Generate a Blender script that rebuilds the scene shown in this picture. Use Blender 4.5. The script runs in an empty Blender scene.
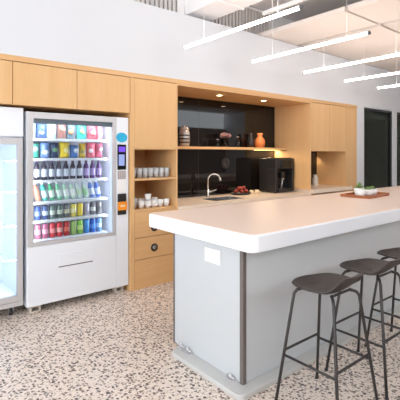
import bpy, bmesh, math, random
from mathutils import Vector, Matrix
R = math.radians
PI = math.pi
random.seed(7)
scn = bpy.context.scene
COL = scn.collection

# ------------------------------------------------------------------ camera
cam_d = bpy.data.cameras.new('camera')
cam = bpy.data.objects.new('camera', cam_d)
COL.objects.link(cam)
cam.location = (0, 0, 1.55)
cam.rotation_euler = (R(90), 0, R(-39.15))
cam_d.sensor_width = 36
cam_d.lens = 35.9
cam_d.shift_y = -0.115
cam_d.clip_start = 0.05
scn.camera = cam

# ------------------------------------------------------------------ world, exposure
w = bpy.data.worlds.new('daylight')
scn.world = w
w.use_nodes = True
bg = w.node_tree.nodes['Background']
bg.inputs[0].default_value = (0.88, 0.94, 1.0, 1)
bg.inputs[1].default_value = 2.9
scn.view_settings.view_transform = 'Standard'
scn.view_settings.look = 'None'
scn.view_settings.exposure = 0.45
scn.view_settings.gamma = 1.0
scn.view_settings.use_curve_mapping = False
scn.cycles.max_bounces = 10
scn.cycles.diffuse_bounces = 6
scn.cycles.transparent_max_bounces = 12
scn.cycles.caustics_reflective = False
scn.cycles.caustics_refractive = False

LAMP_E = 15.0          # emission of the linear pendants
SPOT_W = 26.0         # recessed downlights in the niche
LED_W = 3.0           # strip lights inside the vending machine

# ------------------------------------------------------------------ materials
def lin(c):
    return tuple(((v/255)/12.92 if v/255 <= 0.04045 else ((v/255+0.055)/1.055)**2.4) for v in c)

def mat(name, rgb, rough=0.5, metal=0.0, spec=0.5, noise=0.0, nscale=30, bump=0.0, coat=0.0):
    m = bpy.data.materials.new(name)
    m.use_nodes = True
    nt = m.node_tree
    p = nt.nodes['Principled BSDF']
    col = (*lin(rgb), 1)
    p.inputs['Base Color'].default_value = col
    p.inputs['Roughness'].default_value = rough
    p.inputs['Metallic'].default_value = metal
    p.inputs['Specular IOR Level'].default_value = spec
    p.inputs['Coat Weight'].default_value = coat
    if noise or bump:
        tc = nt.nodes.new('ShaderNodeTexCoord')
        n = nt.nodes.new('ShaderNodeTexNoise')
        n.inputs['Scale'].default_value = nscale
        n.inputs['Detail'].default_value = 4
        nt.links.new(tc.outputs['Object'], n.inputs['Vector'])
        if noise:
            mx = nt.nodes.new('ShaderNodeMix')
            mx.data_type = 'RGBA'
            mx.inputs['A'].default_value = tuple(v*(1-noise) for v in col[:3]) + (1,)
            mx.inputs['B'].default_value = tuple(min(1, v*(1+noise)) for v in col[:3]) + (1,)
            nt.links.new(n.outputs['Fac'], mx.inputs['Factor'])
            nt.links.new(mx.outputs['Result'], p.inputs['Base Color'])
        if bump:
            b = nt.nodes.new('ShaderNodeBump')
            b.inputs['Strength'].default_value = bump
            b.inputs['Distance'].default_value = 0.002
            nt.links.new(n.outputs['Fac'], b.inputs['Height'])
            nt.links.new(b.outputs['Normal'], p.inputs['Normal'])
    return m

def emit(name, rgb, strength):
    m = bpy.data.materials.new(name)
    m.use_nodes = True
    nt = m.node_tree
    nt.nodes.clear()
    o = nt.nodes.new('ShaderNodeOutputMaterial')
    e = nt.nodes.new('ShaderNodeEmission')
    e.inputs[0].default_value = (*lin(rgb), 1)
    e.inputs[1].default_value = strength
    nt.links.new(e.outputs[0], o.inputs[0])
    return m

def glass(name, tint=(245, 250, 252), gloss=1.0, rough=0.0, haze=0.0):
    """thin sheet glass: clear body with a Fresnel reflection"""
    m = bpy.data.materials.new(name)
    m.use_nodes = True
    nt = m.node_tree
    nt.nodes.clear()
    o = nt.nodes.new('ShaderNodeOutputMaterial')
    t = nt.nodes.new('ShaderNodeBsdfTransparent')
    t.inputs[0].default_value = (*lin(tint), 1)
    g = nt.nodes.new('ShaderNodeBsdfGlossy')
    g.inputs['Roughness'].default_value = rough
    f = nt.nodes.new('ShaderNodeFresnel')
    f.inputs[0].default_value = 1.45
    k = nt.nodes.new('ShaderNodeMath')
    k.operation = 'MULTIPLY'
    k.inputs[1].default_value = gloss
    mx = nt.nodes.new('ShaderNodeMixShader')
    nt.links.new(f.outputs[0], k.inputs[0])
    nt.links.new(k.outputs[0], mx.inputs[0])
    body = t.outputs[0]
    if haze:                      # pale pressed glass scatters some light
        df = nt.nodes.new('ShaderNodeBsdfDiffuse')
        df.inputs[0].default_value = (0.86, 0.9, 0.92, 1)
        m2 = nt.nodes.new('ShaderNodeMixShader')
        m2.inputs[0].default_value = haze
        nt.links.new(body, m2.inputs[1])
        nt.links.new(df.outputs[0], m2.inputs[2])
        body = m2.outputs[0]
    nt.links.new(body, mx.inputs[1])
    nt.links.new(g.outputs[0], mx.inputs[2])
    nt.links.new(mx.outputs[0], o.inputs[0])
    return m

def wood(name, c1, c2, rough=0.45, axis='Z'):
    m = bpy.data.materials.new(name)
    m.use_nodes = True
    nt = m.node_tree
    p = nt.nodes['Principled BSDF']
    tc = nt.nodes.new('ShaderNodeTexCoord')
    oi = nt.nodes.new('ShaderNodeObjectInfo')
    ad = nt.nodes.new('ShaderNodeVectorMath')
    ad.operation = 'MULTIPLY_ADD'
    ad.inputs[1].default_value = (1, 1, 1)
    nt.links.new(tc.outputs['Object'], ad.inputs[0])
    sc = nt.nodes.new('ShaderNodeVectorMath')
    sc.operation = 'SCALE'
    sc.inputs[0].default_value = (7, 5, 3)
    nt.links.new(oi.outputs['Random'], sc.inputs['Scale'])
    nt.links.new(sc.outputs[0], ad.inputs[2])
    mp = nt.nodes.new('ShaderNodeMapping')
    s = {'Z': (1, 1, 0.05), 'X': (0.05, 1, 1), 'Y': (1, 0.05, 1)}[axis]
    mp.inputs['Scale'].default_value = s
    nt.links.new(ad.outputs[0], mp.inputs['Vector'])
    n1 = nt.nodes.new('ShaderNodeTexNoise')
    n1.inputs['Scale'].default_value = 9
    n1.inputs['Detail'].default_value = 6
    n1.inputs['Roughness'].default_value = 0.6
    n1.inputs['Distortion'].default_value = 0.4
    n2 = nt.nodes.new('ShaderNodeTexNoise')
    n2.inputs['Scale'].default_value = 140
    n2.inputs['Detail'].default_value = 3
    for n in (n1, n2):
        nt.links.new(mp.outputs[0], n.inputs['Vector'])
    a = nt.nodes.new('ShaderNodeMath')
    a.operation = 'MULTIPLY_ADD'
    a.inputs[1].default_value = 0.35
    nt.links.new(n2.outputs['Fac'], a.inputs[0])
    b = nt.nodes.new('ShaderNodeMath')
    b.operation = 'MULTIPLY'
    b.inputs[1].default_value = 0.65
    nt.links.new(n1.outputs['Fac'], b.inputs[0])
    nt.links.new(b.outputs[0], a.inputs[2])
    cr = nt.nodes.new('ShaderNodeValToRGB')
    cr.color_ramp.elements[0].position = 0.3
    cr.color_ramp.elements[1].position = 0.7
    cr.color_ramp.elements[0].color = (*lin(c1), 1)
    cr.color_ramp.elements[1].color = (*lin(c2), 1)
    nt.links.new(a.outputs[0], cr.inputs[0])
    nt.links.new(cr.outputs[0], p.inputs['Base Color'])
    p.inputs['Roughness'].default_value = rough
    p.inputs['Specular IOR Level'].default_value = 0.35
    return m

def terrazzo():
    m = bpy.data.materials.new('terrazzo')
    m.use_nodes = True
    nt = m.node_tree
    L = nt.links.new
    p = nt.nodes['Principled BSDF']
    p.inputs['Roughness'].default_value = 0.33
    p.inputs['Specular IOR Level'].default_value = 0.4
    tc = nt.nodes.new('ShaderNodeTexCoord')
    nz = nt.nodes.new('ShaderNodeTexNoise')
    nz.inputs['Scale'].default_value = 18
    L(tc.outputs['Object'], nz.inputs['Vector'])
    wob = nt.nodes.new('ShaderNodeVectorMath')
    wob.operation = 'MULTIPLY_ADD'
    wob.inputs[1].default_value = (0.03, 0.03, 0)
    L(nz.outputs['Color'], wob.inputs[0])
    L(tc.outputs['Object'], wob.inputs[2])
    prev = None
    base = nt.nodes.new('ShaderNodeRGB')
    base.outputs[0].default_value = (*lin((232, 218, 206)), 1)
    prev = base.outputs[0]
    # (scale, share of cells that hold a chip, size threshold, palette)
    layers = [
        (72, 0.50, 0.26, [(198, 182, 166), (180, 164, 150), (206, 190, 174), (162, 148, 138)]),
        (42, 0.40, 0.23, [(132, 118, 110), (160, 142, 128), (114, 102, 96), (178, 156, 138)]),
        (35, 0.42, 0.21, [(88, 78, 74), (108, 94, 86), (78, 70, 68), (128, 110, 96)]),
    ]
    for i, (s, share, th, pal) in enumerate(layers):
        off = nt.nodes.new('ShaderNodeVectorMath')
        off.operation = 'ADD'
        off.inputs[1].default_value = (i*3.17, i*1.31, 0)
        L(wob.outputs[0], off.inputs[0])
        v = nt.nodes.new('ShaderNodeTexVoronoi')
        v.voronoi_dimensions = '2D'
        v.inputs['Scale'].default_value = s
        L(off.outputs[0], v.inputs['Vector'])
        sep = nt.nodes.new('ShaderNodeSeparateColor')
        L(v.outputs['Color'], sep.inputs[0])
        c1 = nt.nodes.new('ShaderNodeMath')
        c1.operation = 'LESS_THAN'
        c1.inputs[1].default_value = share
        L(sep.outputs[0], c1.inputs[0])
        # chip size varies with the cell
        ms = nt.nodes.new('ShaderNodeMath')
        ms.operation = 'MULTIPLY_ADD'
        ms.inputs[1].default_value = 0.2
        ms.inputs[2].default_value = th
        L(sep.outputs[1], ms.inputs[0])
        c2 = nt.nodes.new('ShaderNodeMath')
        c2.operation = 'LESS_THAN'
        L(v.outputs['Distance'], c2.inputs[0])
        L(ms.outputs[0], c2.inputs[1])
        mk = nt.nodes.new('ShaderNodeMath')
        mk.operation = 'MULTIPLY'
        L(c1.outputs[0], mk.inputs[0])
        L(c2.outputs[0], mk.inputs[1])
        cr = nt.nodes.new('ShaderNodeValToRGB')
        cr.color_ramp.interpolation = 'CONSTANT'
        el = cr.color_ramp.elements
        while len(el) < len(pal):
            el.new(0.5)
        for k, c in enumerate(pal):
            el[k].position = k/len(pal)
            el[k].color = (*lin(c), 1)
        L(sep.outputs[2], cr.inputs[0])
        mx = nt.nodes.new('ShaderNodeMix')
        mx.data_type = 'RGBA'
        L(mk.outputs[0], mx.inputs['Factor'])
        L(prev, mx.inputs['A'])
        L(cr.outputs[0], mx.inputs['B'])
        prev = mx.outputs['Result']
    L(prev, p.inputs['Base Color'])
    return m

M = {}
M['floor'] = terrazzo()
M['wall'] = mat('white_paint', (221, 224, 229), 0.7, bump=0.1, nscale=120)
M['rear'] = mat('added_rear_wall_paint', (190, 184, 179), 0.8)
M['ceiling'] = mat('ceiling_paint', (236, 226, 218), 0.75, noise=0.02, nscale=3)
M['plenum'] = mat('plenum_paint', (246, 244, 244), 0.8)
M['slat'] = mat('louvre_grey', (210, 206, 203), 0.6)
M['slot'] = mat('slot_dark', (70, 62, 58), 0.8)
M['wood'] = wood('light_oak_veneer', (220, 175, 121), (230, 189, 138))
M['wood_h'] = wood('light_oak_veneer_horizontal', (216, 168, 116), (228, 186, 134), axis='X')
M['wood_in'] = wood('light_oak_carcass', (214, 168, 116), (226, 184, 132))
M['traywood'] = wood('tray_wood', (150, 92, 58), (178, 112, 72), axis='X')
M['quartz'] = mat('white_quartz', (241, 243, 247), 0.34, noise=0.015, nscale=60)
M['peach'] = mat('quartz_warm_light_tint', (249, 229, 214), 0.3, noise=0.02, nscale=40)  # warm light and wood reflection painted as a peach tint
M['counter'] = mat('pale_counter', (246, 228, 208), 0.25, noise=0.02, nscale=60)
M['bglass'] = mat('black_back_painted_glass', (24, 21, 20), 0.03, spec=0.5)
M['seam'] = mat('glass_seam', (90, 86, 84), 0.4)
M['steel'] = mat('brushed_steel', (200, 202, 205), 0.28, metal=1.0)
M['chrome'] = mat('chrome', (215, 215, 215), 0.1, metal=1.0)
M['railsteel'] = mat('rail_metal', (196, 195, 192), 0.35)
M['panelgrey'] = mat('grey_satin_panel', (194, 197, 199), 0.32, spec=0.5, noise=0.02, nscale=4)
M['postdark'] = mat('dark_trim_strip', (122, 114, 110), 0.4, metal=0.5)
M['white'] = mat('white_powder_coat', (235, 239, 245), 0.35)
M['whitein'] = mat('white_liner', (240, 241, 248), 0.4)
M['plastic'] = mat('white_plastic', (242, 242, 240), 0.4)
M['alu'] = mat('aluminium_frame', (205, 203, 204), 0.38, metal=0.35)
M['greyfr'] = mat('grey_gasket_side', (150, 158, 168), 0.5)
M['clear'] = glass('clear_glass', (246, 250, 252), 0.8)
M['frost'] = glass('fridge_glass', (240, 247, 250), 1.0)
M['cubbyglass'] = glass('pale_glass', (226, 232, 234), 1.0, 0.05, 0.62)
M['tumbler'] = glass('tumbler_glass', (226, 232, 234), 1.0, 0.02)
M['darkglass'] = glass('tinted_partition_glass', (158, 164, 150), 0.5)
M['black'] = mat('black_plastic', (40, 38, 38), 0.35)
M['blackgl'] = mat('black_gloss', (18, 18, 20), 0.12)
M['charcoal'] = mat('charcoal_metal', (48, 47, 48), 0.35, metal=0.3)
M['stool'] = mat('stool_shell', (58, 50, 47), 0.5, noise=0.06, nscale=40)
M['stoolleg'] = mat('stool_leg_metal', (58, 54, 53), 0.42, metal=0.3)
M['lamp'] = emit('lamp_tube', (255, 246, 240), LAMP_E)
M['lampcap'] = mat('lamp_cap', (120, 122, 122), 0.4, metal=0.5)
M['dimglow'] = emit('added_panel_glow', (240, 242, 236), 0.9)
M['led'] = emit('led_strip', (225, 236, 255), 0.9)
M['spot'] = emit('downlight_lens', (255, 226, 186), 12.0)
M['warmled'] = emit('warm_led', (255, 200, 120), 5.0)
M['ring'] = mat('downlight_ring', (236, 210, 176), 0.4)
M['cyan'] = mat('cyan_sticker', (40, 178, 222), 0.4)
M['purple'] = emit('purple_display', (120, 84, 214), 1.0)
M['bluedisp'] = emit('blue_display', (160, 176, 232), 0.8)
M['taupe'] = mat('taupe_keypad', (176, 158, 150), 0.5)
M['orange'] = mat('orange_reader', (245, 150, 40), 0.4)
M['terracotta'] = mat('terracotta', (208, 122, 66), 0.6, noise=0.08, nscale=20)
M['darkvase'] = mat('dark_stoneware', (38, 33, 32), 0.4)
M['pinkdry'] = mat('dried_flowers', (150, 112, 112), 0.8, noise=0.3, nscale=60)
M['pearl'] = mat('silver_ceramic', (190, 180, 174), 0.25, metal=0.3, noise=0.2, nscale=26)
M['redmeat'] = mat('red_fruit', (158, 58, 44), 0.4, noise=0.15, nscale=30)
M['cream'] = mat('cream_ceramic', (232, 210, 178), 0.45)
M['green'] = mat('succulent_green', (112, 138, 78), 0.5, noise=0.15, nscale=40)
M['darkgreen'] = mat('dark_leaf', (46, 58, 42), 0.5, noise=0.15, nscale=20)
M['soil'] = mat('soil', (80, 62, 50), 0.9)
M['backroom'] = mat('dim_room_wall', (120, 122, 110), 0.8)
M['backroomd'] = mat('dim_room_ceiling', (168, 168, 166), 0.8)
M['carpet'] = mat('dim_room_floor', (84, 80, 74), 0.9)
M['frame'] = mat('partition_frame', (52, 54, 54), 0.4, metal=0.3)
M['foot'] = mat('foot_beige', (206, 196, 184), 0.5)
M['rubber'] = mat('rubber', (52, 52, 54), 0.7)
_cc = {}
def cmat(rgb, rough=0.35, metal=0.0):
    k = (rgb, rough, metal)
    if k not in _cc:
        _cc[k] = mat('colour_%02x%02x%02x' % rgb, rgb, rough, metal, noise=0.05, nscale=50)
    return _cc[k]

# ------------------------------------------------------------------ mesh builder
class MB:
    def __init__(self):
        self.bm = bmesh.new()
        self.smooth = False
    def box(self, x0, x1, y0, y1, z0, z1):
        v = [self.bm.verts.new(p) for p in ((x0, y0, z0), (x1, y0, z0), (x1, y1, z0), (x0, y1, z0),
                                            (x0, y0, z1), (x1, y0, z1), (x1, y1, z1), (x0, y1, z1))]
        for f in ((3, 2, 1, 0), (4, 5, 6, 7), (0, 1, 5, 4), (1, 2, 6, 5), (2, 3, 7, 6), (3, 0, 4, 7)):
            self.bm.faces.new([v[i] for i in f])
        return self
    def prism(self, pts, z0, z1):
        """plan outline pts (x, y) counter-clockwise, extruded in z"""
        a = [self.bm.verts.new((x, y, z0)) for x, y in pts]
        b = [self.bm.verts.new((x, y, z1)) for x, y in pts]
        n = len(pts)
        self.bm.faces.new(a[::-1])
        self.bm.faces.new(b)
        for i in range(n):
            self.bm.faces.new((a[i], a[(i+1) % n], b[(i+1) % n], b[i]))
        return self
    def tube(self, pts, r, n=12, closed=False, radii=None):
        pts = [Vector(p) for p in pts]
        N = len(pts)
        rings = []
        prev = None
        for i, p in enumerate(pts):
            if closed:
                d = (pts[(i+1) % N]-p).normalized() + (p-pts[i-1]).normalized()
            elif i == 0:
                d = pts[1]-p
            elif i == N-1:
                d = p-pts[i-1]
            else:
                d = (pts[i+1]-p).normalized() + (p-pts[i-1]).normalized()
            d.normalize()
            if prev is None:
                up = Vector((0, 0, 1)) if abs(d.z) < 0.9 else Vector((1, 0, 0))
                a = d.cross(up).normalized()
            else:
                a = (prev - d*prev.dot(d)).normalized()
            prev = a
            b = d.cross(a)
            rr = radii[i] if radii else r
            rings.append([self.bm.verts.new(p + (a*math.cos(2*PI*k/n) + b*math.sin(2*PI*k/n))*rr) for k in range(n)])
        for i in range(N if closed else N-1):
            A, B = rings[i], rings[(i+1) % N]
            for k in range(n):
                f = self.bm.faces.new((A[k], A[(k+1) % n], B[(k+1) % n], B[k]))
                f.smooth = True
        if not closed:
            self.bm.faces.new(rings[0][::-1])
            self.bm.faces.new(rings[-1])
        return self
    def lathe(self, prof, cx=0, cy=0, n=24, cap=True, M4=None, sx=1, sy=1):
        """prof: (radius, z) from bottom to top"""
        rings = []
        for r, z in prof:
            ring = []
            for k in range(n):
                p = Vector((r*math.cos(2*PI*k/n)*sx, r*math.sin(2*PI*k/n)*sy, z))
                if M4 is not None:
                    p = M4 @ p
                ring.append(self.bm.verts.new(p + Vector((cx, cy, 0))))
            rings.append(ring)
        for A, B in zip(rings, rings[1:]):
            for k in range(n):
                f = self.bm.faces.new((A[k], A[(k+1) % n], B[(k+1) % n], B[k]))
                f.smooth = True
        if cap:
            self.bm.faces.new(rings[0][::-1])
            self.bm.faces.new(rings[-1])
        return self
    def ball(self, c, rx, ry=None, rz=None, seg=14, rings=10):
        ry = ry or rx
        rz = rz or rx
        mtx = Matrix.Translation(c) @ Matrix.Diagonal((rx, ry, rz, 1))
        r = bmesh.ops.create_uvsphere(self.bm, u_segments=seg, v_segments=rings, radius=1, matrix=mtx)
        for v in r['verts']:
            for f in v.link_faces:
                f.smooth = True
        return self
    def build(self, name, m, parent=None, bevel=0.0, seg=2, loc=None):
        me = bpy.data.meshes.new(name)
        bmesh.ops.recalc_face_normals(self.bm, faces=self.bm.faces[:])
        self.bm.to_mesh(me)
        self.bm.free()
        me.materials.append(m)
        o = bpy.data.objects.new(name, me)
        COL.objects.link(o)
        if parent is not None:
            o.parent = parent
        if loc is not None:
            o.location = loc
        if bevel:
            b = o.modifiers.new('bevel', 'BEVEL')
            b.width = bevel
            b.segments = seg
            b.limit_method = 'ANGLE'
            b.angle_limit = R(40)
        return o

def bx(*a):
    return MB().box(*a)

def thing(name, label, cat, loc=(0, 0, 0), rz=0, group=None):
    o = bpy.data.objects.new(name, None)
    o.empty_display_size = 0.1
    COL.objects.link(o)
    o.location = loc
    o.rotation_euler = (0, 0, rz)
    o['label'] = label
    o['category'] = cat
    if group:
        o['group'] = group
    return o

def tag(o, label, cat, group=None):
    o['label'] = label
    o['category'] = cat
    if group:
        o['group'] = group
    return o

def struct(o):
    o['kind'] = 'structure'
    return o

def dup(root, loc, label, rz=None):
    r = root.copy()
    COL.objects.link(r)
    r.location = loc
    if rz is not None:
        r.rotation_euler = (0, 0, rz)
    r['label'] = label
    for ch in list(root.children):
        c = ch.copy()
        COL.objects.link(c)
        c.parent = r
        for g in list(ch.children):
            d = g.copy()
            COL.objects.link(d)
            d.parent = c
    return r

# ================================================================== the room
YF = 3.98          # front plane of the cabinet wall
YG = 4.74          # back of the recess and niche
struct(bx(-4, 13, -5, 9, -0.1, 0).build('floor', M['floor']))

# white bulkhead above the cabinets and louvred zone above it
mb = MB()
mb.box(-4, 12, YF, 4.95, 2.47, 3.29)
struct(mb.build('wall_back', M['wall']))
struct(bx(-4, 7.07, YG+0.02, 4.95, 0, 2.47).build('wall_recess', M['wall']))
struct(bx(-4, 12, 4.25, 4.95, 3.29, 3.8).build('wall_upper', M['plenum']))
# white column at the end of the cabinets, mullion and lintel of the glazed partition
struct(bx(7.07, 7.33, YF, 4.95, 0, 2.47).build('trim_1', M['wall']))
struct(bx(8.52, 8.70, YF, 4.15, 0, 2.47).build('trim_2', M['wall']))
struct(bx(10.3, 12, YF, 4.95, 0, 2.47).build('wall_end', M['wall']))
struct(bx(-4, 12, -3.6, -3.5, 0, 2.65).build('wall_rear_added', M['rear']))  # unseen wall added to curb reflections, its low top lets daylight over
struct(bx(12, 12.1, -3.6, 4.95, 0, 3.8).build('wall_right_added', M['wall']))  # unseen wall added to shut out daylight from the right
# continuous oak crown strip above the cabinets
struct(bx(-0.2, 7.07, YF-0.004, YF+0.3, 2.418, 2.47).build('trim_3', M['wood_h']))

# ceilings: a raft near the windows and an open, higher soffit with services
mb = MB()
mb.box(4.46, 5.26, 2.67, YF+0.25, 3.30, 3.36)
mb.box(5.36, 12, 2.67, YF+0.25, 3.30, 3.36)
mb.box(4.46, 5.26, -3.4, 2.63, 3.30, 3.36)
mb.box(5.36, 12, -3.4, 2.63, 3.30, 3.36)
struct(mb.build('ceiling_raft', M['ceiling']))
struct(bx(5.24, 5.38, -3.4, YF+0.25, 3.40, 3.46).build('trim_4', M['slot']))
struct(bx(-4, 12, -3.6, 4.3, 3.8, 3.9).build('ceiling', M['plenum']))

# dim room behind the glazed partition
mb = MB()
mb.box(7.0, 7.05, 4.95, 8.0, 0, 2.6)
mb.box(12.0, 12.05, 4.95, 8.0, 0, 2.6)
mb.box(7.0, 12.05, 8.0, 8.05, 0, 2.6)
struct(mb.build('wall_far_room', M['backroom']))
struct(bx(7.0, 12.05, 4.15, 8.05, 2.55, 2.6).build('ceiling_far_room', M['backroomd']))
struct(bx(7.0, 12.05, 4.3, 8.05, 0.0, 0.01).build('floor_far_room', M['carpet']))
for i, (x0, x1) in enumerate(((7.335, 8.515), (8.705, 10.29))):
    mb = MB()
    f = 0.045
    mb.box(x0, x0+f, 4.0, 4.06, 0, 2.455)
    mb.box(x1-f, x1, 4.0, 4.06, 0, 2.455)
    mb.box(x0+f, x1-f, 4.0, 4.06, 2.41, 2.455)
    mb.box(x0+f, x1-f, 4.0, 4.06, 0, 0.06)
    fr = struct(mb.build('window_%d' % (i+1), M['frame']))
    bx(x0+f, x1-f, 4.024, 4.034, 0.06, 2.41).build('pane', M['darkglass'], fr)
struct(bx(7.33, 10.3, 4.0, 4.2, 2.455, 2.47).build('trim_5', M['wall']))

t = thing('added_glow_panel', 'dim glowing strip added to lighten the room behind the dark glass', 'lamp', (10.2, 5.15, 2.51))  # glowing panel added to lighten the dim room and its ceiling band
bx(-1.3, 1.3, -0.16, 0.16, 0.006, 0.038).build('panel_housing', M['plastic'], t)
bx(-1.27, 1.27, -0.13, 0.13, 0.0, 0.006).build('diffuser', M['dimglow'], t)

# ------------------------------------------------------------------ overhead services
gz0, gz1 = 3.295, 3.76
g = thing('air_grille', 'grey louvred air grille running along the top of the white wall', 'vent', (2.2, 4.2, gz0))
mb = MB()
for k in range(56):
    x = -1.1 + k*0.066
    if 0.86 < x < 1.0:
        continue
    mb.box(x, x+0.044, -0.03, 0.04, 0.03, gz1-gz0-0.03)
mb.build('louvres', M['slat'], g)
mb = MB()
mb.box(-1.15, 2.6, -0.035, 0.045, 0, 0.03)
mb.box(-1.15, 2.6, -0.035, 0.045, gz1-gz0-0.03, gz1-gz0)
mb.box(0.82, 1.03, -0.035, 0.045, 0.03, gz1-gz0-0.03)
mb.build('frame', M['plenum'], g)

d = thing('air_duct', 'white rectangular air duct running out from the wall above the lamps', 'duct', (3.33, 2.6, 3.36))
bx(-0.2, 0.22, -2.2, 1.555, 0, 0.3).build('duct_body', M['plenum'], d, 0.006)
for y in (-1.4, -0.2, 0.9):
    mb = MB()
    mb.box(-0.215, 0.235, y, y+0.03, -0.015, 0)
    mb.box(-0.215, -0.2, y, y+0.03, 0, 0.3)
    mb.box(0.22, 0.235, y, y+0.03, 0, 0.3)
    mb.box(-0.215, 0.235, y, y+0.03, 0.3, 0.315)
    mb.build('flange', M['plenum'], d)
    for s in (-0.207, 0.227):
        MB().tube([(s, y+0.015, 0.315), (s, y+0.015, 0.439)], 0.006, 8).build('hanger', M['steel'], d)

# linear pendant lamps
lampY0, lampY1, lampZ = 2.02, 3.58, 2.75
lamp_words = ['nearest white linear pendant lamp, above the front end of the island',
              'second white linear pendant lamp from the front, over the island',
              'third white linear pendant lamp from the front, over the island',
              'fourth linear pendant lamp from the front, cut by the photo edge',
              'farthest short-looking linear pendant lamp near the glass partition']
l0 = thing('linear_pendant_lamp', lamp_words[0], 'lamp', (2.70, 2.80, lampZ), group='linear pendant lamps')
hl = (lampY1-lampY0)/2
MB().tube([(0, -hl, 0), (0, hl, 0)], 0.0155, 16).build('diffuser_tube', M['lamp'], l0)
for s in (-1, 1):
    MB().tube([(0, s*hl, 0), (0, s*(hl+0.022), 0)], 0.018, 16).build('end_cap', M['lampcap'] if s < 0 else M['plastic'], l0)
for s in (-0.55, 0.45):
    MB().tube([(0, s, 0.02), (0, s, 3.30-lampZ)], 0.0022, 8).build('suspension_wire', M['plastic'], l0)
for k in range(1, 5):
    dup(l0, (2.70+1.097*k, 2.80, lampZ), lamp_words[k])
# two bars under the open ceiling carry the first lamps
for x, lab in ((2.70, 'thin white ceiling rail above the nearest pendant lamp'), (3.797, 'thin white ceiling rail above the second pendant lamp')):
    t = thing('ceiling_rail', lab, 'rail', (x, 2.80, 3.302))
    bx(-0.02, 0.02, -0.7, 0.6, 0, 0.04).build('rail_bar', M['plastic'], t)
    for q in (-0.55, 0.45):
        MB().tube([(0, q, 0.04), (0, q, 0.497)], 0.008, 8).build('drop_rod', M['plastic'], t)

CT = 0.905
# ================================================================== cabinets
# overhead units over the machines
ov = [(0.375, 0.991, 'oak overhead cabinet door partly cut by the left edge, above the display fridge'),
      (0.991, 1.610, 'middle oak overhead cabinet above the left half of the vending machine'),
      (1.610, 2.225, 'oak overhead cabinet above the right half of the vending machine')]
for x0, x1, lab in ov:
    t = thing('overhead_cabinet', lab, 'cabinet', ((x0+x1)/2, YF, 2.012), group='overhead cabinets above the machines')
    hw = (x1-x0)/2
    bx(-hw+0.001, hw-0.001, 0.022, 0.75, 0, 0.404).build('carcass', M['wood_in'], t)
    bx(-hw+0.003, hw-0.003, 0, 0.02, 0.0, 0.400).build('door', M['wood'], t, 0.0015)

# tall cabinet beside the vending machine
tx0, tx1 = 2.228, 2.884
t = thing('tall_cabinet', 'tall oak cabinet with two open cubbies between vending machine and dark niche', 'cabinet', (tx0, YF, 0))
W = tx1-tx0
il, ir = 0.055, W-0.022
bx(0, il-0.002, 0, 0.75, 0, 2.416).build('side_panel', M['wood'], t, 0.001)
bx(ir+0.001, W, 0, 0.75, 0, 2.416).build('side_panel', M['wood'], t, 0.001)
bx(il-0.002, ir+0.001, 0.73, 0.75, 0, 2.416).build('back_panel', M['wood_in'], t)
bx(il-0.002, ir+0.001, 0.022, 0.73, 0.02, 0.05).build('bottom_panel', M['wood_in'], t)
bx(il-0.002, ir+0.001, 0.022, 0.73, 1.60, 1.62).build('middle_panel', M['wood_h'], t)
bx(il-0.002, ir+0.001, 0.022, 0.73, 2.396, 2.416).build('top_panel', M['wood_h'], t)
bx(il, ir, 0, 0.02, 1.607, 2.412).build('door', M['wood'], t, 0.0015)
bx(il, ir, 0.004, 0.73, 1.243, 1.266).build('shelf', M['wood_h'], t, 0.001)
bx(il, ir, 0.004, 0.73, 0.888, 0.912).build('shelf', M['wood_h'], t, 0.001)
for z0, z1 in ((0.589, 0.885), (0.340, 0.583)):
    dr = bx(il+0.002, ir-0.001, 0, 0.02, z0, z1).build('drawer', M['wood_h'], t, 0.0015)
    zc = z0 + 0.1 if z0 > 0.5 else 0.452
    kx = 0.318
    M4 = Matrix.Translation((kx, 0, zc)) @ Matrix.Rotation(R(90), 4, 'X')
    kn = MB()
    kn.lathe([(0.028, 0.0), (0.046, 0.0), (0.046, 0.008), (0.038, 0.014), (0.028, 0.008), (0.028, 0.0)], M4=M4, cap=False)
    ko = kn.build('ring_pull', M['charcoal'], dr)
    MB().lathe([(0.022, 0.0), (0.022, 0.005), (0.012, 0.008)], M4=M4).build('pull_centre', M['steel'], ko)
bx(il+0.002, ir-0.001, 0.004, 0.022, 0.0, 0.334).build('plinth_panel', M['wood_h'], t, 0.0015)

# niche: black glass back, oak soffit, side panel
gx0, gx1 = 2.886, 5.592
gl = thing('glass_splashback', 'glossy black glass splashback lining the back of the oak niche', 'splashback', (gx0, YG, 0.905))
for a, b in ((0.003, 0.94), (0.944, gx1-gx0-0.002)):
    bx(a, b, -0.006, 0.015, 0.0, 1.513).build('glass_panel', M['bglass'], gl)
bx(0.94, 0.944, -0.005, 0.012, 0.0, 1.513).build('joint', M['seam'], gl)
s = tag(bx(2.885, 5.592, YF+0.002, YG-0.008, 2.396, 2.4175).build('niche_soffit', M['wood_h']), 'oak soffit board over the dark niche holding the downlights', 'panel')

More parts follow.
